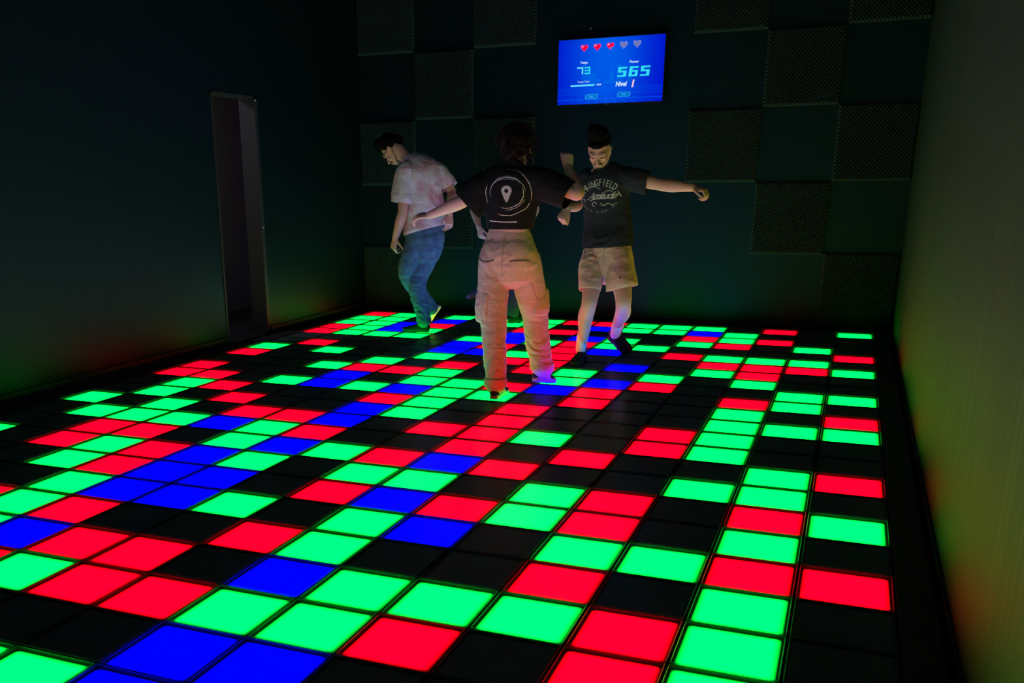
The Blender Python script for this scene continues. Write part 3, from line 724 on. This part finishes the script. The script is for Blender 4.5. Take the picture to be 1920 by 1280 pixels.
for hp, kn, an, cv in (((-2.03, 2.60, .80), (-2.012, 2.36, .465), (-2.082, 2.44, .105), -.012), ((-1.865, 2.62, .80), (-1.762, 2.40, .455), (-1.905, 2.80, .185), .01)):
    hp, kn, an = V(hp), V(kn), V(an)
    cf = lerp(kn, an, .32) + V((cv, .018, 0))
    limb(bm, [hp, lerp(hp, kn, .5), lerp(hp, kn, .88), lerp(kn, an, .08), cf, lerp(kn, an, .65), an], [.090, .078, .062, .056, .058, .043, .034])
part('body', fuse(bm, .004, 3), skin, pr_)
bm = bmesh.new()
loft(bm, [((-2.018, 2.60, 1.425), .070, .062), ((-2.005, 2.60, 1.392), .145, .090), ((-1.988, 2.6, 1.31), .188, .120), ((-1.975, 2.605, 1.18), .176, .118), ((-1.955, 2.61, 1.02), .178, .120), ((-1.948, 2.60, .90), .188, .146), ((-1.945, 2.60, .835), .194, .150)], (1, .08, 0), 28)
loft(bm, [((-2.11, 2.60, 1.335), .080, .085), ((-2.17, 2.62, 1.26), .078, .085), ((-2.195, 2.65, 1.19), .078, .085)], (0, 1, 0), 22)
loft(bm, [((-1.87, 2.60, 1.350), .085, .082), ((-1.75, 2.60, 1.325), .070, .085), ((-1.675, 2.60, 1.307), .058, .085)], (0, 1, 0), 22)
me = fuse(bm, .006, 6)
folds(me, [((-1.98, 2.5, .95), .28, .012, (7, 7, 13)), ((-1.80, 2.55, 1.25), .16, .007, (14, 10, 12)), (None, 1, .003, (12, 12, 8))])
cut(me, [((-1.945, 2.6, .852), (.06, 0, -1), .26), ((-1.672, 2.6, 1.306), (1, 0, -.12), .13), ((-2.197, 2.653, 1.185), (-.15, .25, -1), .13), ((-2.018, 2.595, 1.418), (0, -.15, 1), .078)])
shr = part('shirt', me, navy_tee, pr_, .003)
dS = V((0, 1, 0)); os_ = lambda u, v: V((u, 2.2, v))
# arched chest lettering
def letters(body, cx, cz, rad, hgt, wid, a_off, name, m=print_grey, stretch=1.0):
    n_ = len(body)
    for i, ch in enumerate(body):
        if ch == ' ': continue
        t = (i - (n_ - 1) / 2) / (n_ - 1); a = t * wid / rad + a_off
        me_ = text_mesh(ch, hgt * 1.35, bold=.0008)
        zs = [v.co.y for v in me_.vertices]; xs = [v.co.x for v in me_.vertices]; mz = (max(zs) + min(zs)) / 2; mxx = (max(xs) + min(xs)) / 2
        vs = []
        for v in me_.vertices:
            lx_, lz_ = (v.co.x - mxx) * stretch, (v.co.y - mz); rr = rad + lz_; aa = a + lx_ / rad
            vs.append((cx + rr * math.sin(aa), cz - rad + rr * math.cos(aa)))
        onto(shr, shr, 0, dS, os_, vs, [tuple(p.vertices) for p in me_.polygons], m, name)
letters('SPRINGFIELD', -1.990, 1.314, .175, .050, .280, -.19, 'print_letter', stretch=.62)
me_ = text_mesh('Attitude', .070, shear=.55, bold=.0006, space=.82)
onto(shr, shr, 0, dS, os_, [(v.co.x * 1.12 - 1.985, v.co.y * .95 + 1.218 + .06 * v.co.x) for v in me_.vertices], [tuple(p.vertices) for p in me_.polygons], print_grey, 'print_script')
for pts, wd in (([(-2.125 + i * .012, 1.255 + .030 * math.sin(i / 4.0)) for i in range(12)], .0018), ([(-2.07 + i * .010, 1.187 + .012 * math.sin(i / 6.0) + .0006 * i) for i in range(18)], .0030), ([(-2.13 + .022 * math.cos(t * .5), 1.175 + .022 * math.sin(t * .5)) for t in range(11)], .0022), ([(-2.035 + .017 * math.cos(t * .6), 1.160 + .014 * math.sin(t * .6)) for t in range(9)], .0030), ([(-1.99 + i * .008, 1.158 + .008 * math.cos(i)) for i in range(8)], .0026), ([(-1.93 + i * .008, 1.170 - .012 * math.sin(i / 2)) for i in range(6)], .0026), ([(-1.870 + i * .006, 1.252 - .009 * i) for i in range(5)], .0035), ([(-1.90 - i * .008, 1.242 + .016 * math.sin(i / 2.5)) for i in range(9)], .0018)):
    vs, fs = ribbon(pts, wd); onto(shr, shr, 0, dS, os_, vs, fs, print_grey, 'print_flourish')
pf = mat('worn shirt print', (0.16, 0.18, 0.19), 0.9, 0.1)
for i in range(11):
    a = -.95 + i * .19; x = -2.01 + .155 * math.sin(a); z = 1.268 - .145 * math.cos(a) - .02
    if i in (4, 8): continue
    for k in range(2):
        vs, fs = ribbon([(x + k * .010 + .003 * math.sin(i * 2 + t), z + .012 - .006 * t) for t in range(4)], .0022); onto(shr, shr, 0, dS, os_, vs, fs, pf, 'print_mark')
# hair: tall dark crop, eyebrows, moustache and beard
bm = bmesh.new(); hood(bm, P, .98, [(0, .018, .070, .086, .102, .066), (0, .010, .120, .080, .090, .060), (-.008, .000, .155, .066, .070, .050), (-.034, -.010, .195, .020, .03, .030), (0, .075, .02, .072, .04, .05), (0, -.060, .082, .060, .036, .030)])
me = fuse(bm, .005, 3)
for v, n_ in [(v, v.normal.copy()) for v in me.vertices]: v.co += n_ * .007 * noise.noise(v.co * 45)
part('hair', me, hair_d, pr_)
def face_hair(parent, P, k, beard=True):
    for s in (-1, 1):
        bm = bmesh.new(); loft(bm, [(P(s * .014, -.093, .017), .0045 * k, .004), (P(s * .034, -.092, .022), .0050 * k, .004), (P(s * .055, -.073, .014), .0035 * k, .003)], None, 10, 4); obj('eyebrow', bm, stubble, parent, True)
    if beard:
        bm = bmesh.new()
        loft(bm, [(P(-.030, -.084, -.070), .004, .004), (P(-.020, -.092, -.058), .0068, .005), (P(0, -.099, -.053), .005, .004), (P(.020, -.092, -.058), .0068, .005), (P(.030, -.084, -.070), .004, .004)], None, 10, 4); obj('moustache', bm, stubble, parent, True)
        bm = bmesh.new(); ball(bm, P(0, -.082, -.100), (.017, .012, .013)); obj('beard', bm, stubble, parent, True)
    for s in (-1, 1):
        bm = bmesh.new(); loft(bm, [(P(s * .018, -.0855, -.006), .0022, .0022), (P(s * .031, -.0885, -.010), .003, .003), (P(s * .045, -.081, -.006), .0022, .0022)], None, 8, 4); obj('eyelashes', bm, hair_d, parent, True)
face_hair(pr_, P, .98)
# shorts
bm = bmesh.new()
loft(bm, [((-1.945, 2.605, .880), .165, .118), ((-1.945, 2.60, .81), .186, .130), ((-1.945, 2.59, .74), .195, .135), ((-1.945, 2.58, .70), .19, .13)], (1, .06, 0), 28)
leg(bm, [(-2.035, 2.60, .78), (-2.040, 2.52, .68), (-2.030, 2.45, .59), (-2.025, 2.41, .545)], [(.098, .125), (.100, .118), (.088, .105), (.080, .098)])
leg(bm, [(-1.855, 2.60, .78), (-1.830, 2.54, .68), (-1.805, 2.48, .60), (-1.795, 2.46, .555)], [(.100, .125), (.108, .118), (.116, .112), (.120, .108)])
me = fuse(bm, .006, 5)
folds(me, [((-1.94, 2.45, .80), .26, .010, (10, 8, 14)), (None, 1, .004, (10, 10, 7))])
cut(me, [((-2.025, 2.41, .548), (.05, -.3, -1), .11), ((-1.795, 2.46, .560), (.25, -.1, -1), .135)])
sho = part('shorts', me, tan, pr_, .004)
dq = V((0, 1, 0)); oq = lambda u, v: V((u, 2.1, v))
vs, fs = ribbon([(-1.942 + .004 * math.sin(i), .86 - .013 * i) for i in range(12)], .002); onto(sho, sho, 0, dq, oq, vs, fs, seam, 'fly_seam')
for pts in ([(-2.11 + .004 * i, .85 - .012 * i) for i in range(8)], [(-1.80 + .005 * i, .85 - .011 * i) for i in range(8)]):
    vs, fs = ribbon(pts, .003); onto(sho, sho, 0, dq, oq, vs, fs, seam, 'pocket_seam')
vs, fs = ribbon([(-1.80, .655), (-1.795, .650), (-1.797, .642)], .005); onto(sho, sho, 0, dq, oq, vs, fs, dark_cloth, 'small_badge')
# socks and shoes
bm = bmesh.new(); loft(bm, [((-2.084, 2.435, .09), .040, .042), ((-2.077, 2.43, .16), .041, .043), ((-2.073, 2.428, .20), .043, .045)], (1, 0, 0), 20, 4); obj('sock', bm, sock_w, pr_, True)
bm = bmesh.new(); a, b = V((-1.905, 2.80, .165)), V((-1.862, 2.69, .255)); loft(bm, [(a, .040, .040), (lerp(a, b, .5), .043, .043), (b, .048, .048)], None, 20, 4); obj('sock', bm, sock_w, pr_, True)
shoe(pr_, (-2.075, 2.50, .002), (-2.085, 2.235, .002), m=shoe_black, sole=rubber_b, k=1.0, lace=shoe_black)
shoe(pr_, (-1.965, 2.860, .135), (-1.790, 2.82, .012), up=(.50, -.50, .7), m=shoe_black, sole=rubber_b, k=1.15, lace=print_grey)

# ---- the man in the pale shirt, looking down to his right
pl = person('person', (0, 0, 0), 'person in pale pink-grey t-shirt and blue jeans, head bowed, standing nearest the doorway')
rot = frame((-.55, .04, -.83)); hc = (-4.105, 3.42, 1.605)
bm = bmesh.new(); P = head(bm, hc, rot, 1.0); neck(bm, P, (-3.905, 3.42, 1.48), 1.05)
sd = (.72, .60, 0)
loft(bm, [((-3.90, 3.42, 1.47), .11, .08), ((-3.83, 3.42, 1.37), .17, .11), ((-3.80, 3.42, 1.10), .155, .10), ((-3.79, 3.4, .90), .155, .11), ((-3.79, 3.4, .80), .15, .11)], sd, 24)
arm(bm, (-3.945, 3.30, 1.385), (-3.925, 3.235, 1.075), (-4.030, 3.28, .850), 1.12)
arm(bm, (-3.675, 3.52, 1.39), (-3.575, 3.53, 1.235), (-3.535, 3.36, 1.06), 1.05)
hand(bm, (-4.030, 3.28, .850), (-.25, .05, -.95), (-.45, -.85, .0), -1, (.7, .75, .8, .85), .1, 1.02, .2, 1.1)
hand(bm, (-3.535, 3.36, 1.06), (.05, -.25, -1), (.6, -.6, 0), 1, (.5, .55, .6, .6), .1, .98, .4, .6)
for hp, kn, an in (((-3.79, 3.45, .80), (-3.865, 3.37, .46), (-3.832, 3.42, .10)), ((-3.80, 3.34, .80), (-3.955, 3.33, .55), (-3.80, 3.62, .19))):
    limb(bm, [hp, lerp(hp, kn, .5), kn, lerp(kn, an, .3), an], [.085, .075, .055, .055, .035])
part('body', fuse(bm, .004, 3), skin2, pl)
bm = bmesh.new()
loft(bm, [((-3.935, 3.42, 1.52), .075, .068), ((-3.885, 3.42, 1.475), .140, .100), ((-3.825, 3.42, 1.385), .200, .135), ((-3.79, 3.42, 1.22), .190, .140), ((-3.785, 3.41, 1.02), .185, .145), ((-3.79, 3.40, .93), .190, .150), ((-3.79, 3.40, .870), .195, .150)], sd, 28)
loft(bm, [((-3.71, 3.50, 1.42), .080, .080), ((-3.64, 3.52, 1.34), .075, .080), ((-3.602, 3.525, 1.285), .072, .078)], (0, 1, 0), 22)
me = fuse(bm, .006, 6)
folds(me, [((-3.80, 3.2, 1.1), .40, .014, (10, 10, 3)), ((-3.85, 3.25, .95), .22, .010, (6, 6, 15)), (None, 1, .004, (12, 12, 8))])
cut(me, [((-3.79, 3.40, .915), (.28, 0, -1), .26), ((-3.60, 3.525, 1.282), (.5, 0, -.8), .12), ((-3.94, 3.42, 1.525), (-.5, 0, 1), .060)])
shl_ = part('shirt', me, pale_tee, pl, .003)
bm = bmesh.new()
loft(bm, [((-3.905, 3.35, 1.455), .060, .060), ((-3.925, 3.31, 1.42), .085, .080), ((-3.945, 3.275, 1.30), .088, .085), ((-3.945, 3.245, 1.20), .092, .086), ((-3.945, 3.235, 1.12), .094, .088)], (1, 0, 0), 22)
me = fuse(bm, .006, 5); folds(me, [(None, 1, .005, (12, 12, 7))])
cut(me, [((-3.945, 3.237, 1.155), (-.15, -.2, -1), .16)])
part('sleeve', me, pale_tee, shl_, .003)
bm = bmesh.new()
loft(bm, [((-3.79, 3.40, .955), .160, .125), ((-3.79, 3.40, .87), .178, .145), ((-3.795, 3.40, .78), .170, .15), ((-3.80, 3.40, .74), .16, .14)], sd, 26)
leg(bm, [(-3.77, 3.45, .84), (-3.80, 3.43, .68), (-3.855, 3.39, .52), (-3.868, 3.38, .44), (-3.845, 3.40, .28), (-3.825, 3.42, .15), (-3.822, 3.42, .105)], [(.110, .115), (.108, .112), (.090, .098), (.085, .092), (.072, .080), (.066, .074), (.068, .076)])
leg(bm, [(-3.83, 3.34, .84), (-3.895, 3.32, .68), (-3.945, 3.33, .56), (-3.93, 3.39, .46), (-3.87, 3.50, .32), (-3.82, 3.60, .20)], [(.105, .11), (.090, .10), (.078, .086), (.074, .082), (.066, .074), (.058, .066)])
me = fuse(bm, .006, 5)
folds(me, [((-3.84, 3.38, .25), .42, .014, (6, 6, 20)), ((-3.8, 3.35, .75), .25, .008, (9, 9, 14)), (None, 1, .003, (18, 18, 18))])
tl_ = part('jeans', me, denim, pl)
bm = bmesh.new(); loft(bm, [((-3.8, 3.42, .96), .168, .132), ((-3.79, 3.40, .915), .172, .136)], sd, 28, 4, False); obj('waistband', bm, denim, tl_, True)
shoe(pl, (-3.775, 3.43, .002), (-4.030, 3.40, .002), m=shoe_black, sole=rubber_b, k=1.0, lace=shoe_black)
shoe(pl, (-3.760, 3.66, .205), (-3.93, 3.70, .010), up=(-.7, .2, .6), m=shoe_black, sole=rubber_w, k=.95, lace=shoe_black)
bm = bmesh.new(); hood(bm, P, 1.0, [(0, .030, .062, .090, .104, .084), (0, -.018, .110, .080, .090, .050), (0, .080, .01, .072, .035, .06), (0, -.052, .082, .058, .040, .034)])
me = fuse(bm, .005, 3)
for v, n_ in [(v, v.normal.copy()) for v in me.vertices]: v.co += n_ * .006 * noise.noise(v.co * 45)
part('hair', me, hair_d, pl)
face_hair(pl, P, 1.0)
bm = bmesh.new()
for s in (-1, 1):
    loft(bm, [(P(s * .083, .000, .010), .0022, .0022), (P(s * .074, -.05, .010), .0022, .0022), (P(s * .060, -.100, .008), .0024, .0024)], None, 8, 3)
    cc_ = [P(s * .033 + .024 * math.cos(t), -.106, .000 + .018 * math.sin(t)) for t in [k * math.pi / 8 for k in range(17)]]
    loft(bm, [(c_, .0022, .0022) for c_ in cc_], None, 6, 1, False)
loft(bm, [(P(-.010, -.108, .004), .002, .002), (P(.010, -.108, .004), .002, .002)], None, 6, 1)
obj('spectacles', bm, glasses_m, pl, True)

# ---- the fourth player, almost hidden behind the woman
pf_ = person('person', (0, 0, 0), 'person in dark clothes mostly hidden behind the one in beige cargo trousers, foot lifted')
rot = frame((.3, .9, -.5)); hc = (-3.250, 4.22, 1.585)
bm = bmesh.new(); P = head(bm, hc, rot, .98); neck(bm, P, (-3.27, 4.22, 1.42), 1.0)
loft(bm, [((-3.28, 4.24, 1.40), .12, .08), ((-3.29, 4.25, 1.30), .165, .10), ((-3.32, 4.25, 1.05), .15, .10), ((-3.34, 4.25, .85), .155, .11), ((-3.35, 4.25, .78), .15, .11)], (1, 0, 0), 24)
arm(bm, (-3.47, 4.24, 1.33), (-3.640, 4.23, 1.10), (-3.535, 4.10, .915), 1.05)
arm(bm, (-3.11, 4.24, 1.33), (-3.03, 4.26, 1.08), (-3.10, 4.12, .90), 1.05)
hand(bm, (-3.535, 4.10, .915), (.25, -.15, -.9), (-.5, -.8, 0), -1, (.8, .85, .9, .9), .08, 1.0, .5, .6)
hand(bm, (-3.10, 4.12, .90), (-.25, -.2, -.9), (.5, -.8, 0), 1, (.8, .85, .9, .9), .08, 1.0, .5, .6)
for hp, kn, an in (((-3.43, 4.25, .80), (-3.400, 4.02, .46), (-3.560, 4.26, .33)), ((-3.26, 4.25, .80), (-3.24, 4.20, .42), (-3.233, 4.25, .10))):
    limb(bm, [hp, lerp(hp, kn, .5), kn, lerp(kn, an, .3), an], [.085, .075, .055, .055, .035])
part('body', fuse(bm, .004, 3), skin2, pf_)
bm = bmesh.new()
loft(bm, [((-3.27, 4.23, 1.43), .075, .065), ((-3.28, 4.24, 1.39), .145, .095), ((-3.29, 4.25, 1.30), .190, .125), ((-3.32, 4.25, 1.10), .175, .12), ((-3.34, 4.25, .90), .178, .125), ((-3.34, 4.25, .86), .178, .125)], (1, 0, 0), 26)
loft(bm, [((-3.44, 4.24, 1.35), .08, .08), ((-3.53, 4.24, 1.25), .078, .08), ((-3.590, 4.235, 1.17), .075, .08)], (0, 1, 0), 20)
loft(bm, [((-3.13, 4.24, 1.35), .08, .08), ((-3.07, 4.25, 1.22), .078, .08), ((-3.05, 4.255, 1.15), .075, .08)], (0, 1, 0), 20)
me = fuse(bm, .007, 5); folds(me, [(None, 1, .006, (8, 8, 8))]); part('shirt', me, black_tee, pf_)
bm = bmesh.new()
loft(bm, [((-3.34, 4.25, .93), .158, .12), ((-3.345, 4.25, .85), .172, .13), ((-3.35, 4.25, .77), .168, .13)], (1, 0, 0), 24)
leg(bm, [(-3.43, 4.25, .82), (-3.42, 4.14, .64), (-3.40, 4.04, .50), (-3.43, 4.09, .42), (-3.53, 4.22, .35)], [(.10, .11), (.092, .10), (.080, .088), (.072, .08), (.060, .066)])
leg(bm, [(-3.26, 4.25, .82), (-3.25, 4.22, .60), (-3.24, 4.20, .42), (-3.235, 4.23, .22), (-3.233, 4.25, .11)], [(.10, .11), (.092, .10), (.08, .088), (.068, .078), (.064, .072)])
me = fuse(bm, .007, 5); folds(me, [(None, 1, .006, (7, 7, 14))]); part('jeans', me, dark_denim, pf_)
shoe_navy = mat('navy shoe suede', (0.03, 0.07, 0.16), 0.8, 0.2)
shoe(pf_, (-3.465, 4.30, .300), (-3.680, 4.18, .225), up=(-.25, -.20, .9), m=shoe_navy, sole=rubber_b, k=1.15, lace=print_grey)
shoe(pf_, (-3.255, 4.20, .002), (-3.17, 4.44, .002), m=shoe_black, sole=rubber_b, k=1.0, lace=shoe_black)
bm = bmesh.new(); hood(bm, P, .98, [(0, .030, .055, .086, .098, .078), (0, -.010, .095, .075, .085, .045), (0, .080, .01, .070, .035, .06)])
part('hair', fuse(bm, .006, 3), hair_d, pf_)
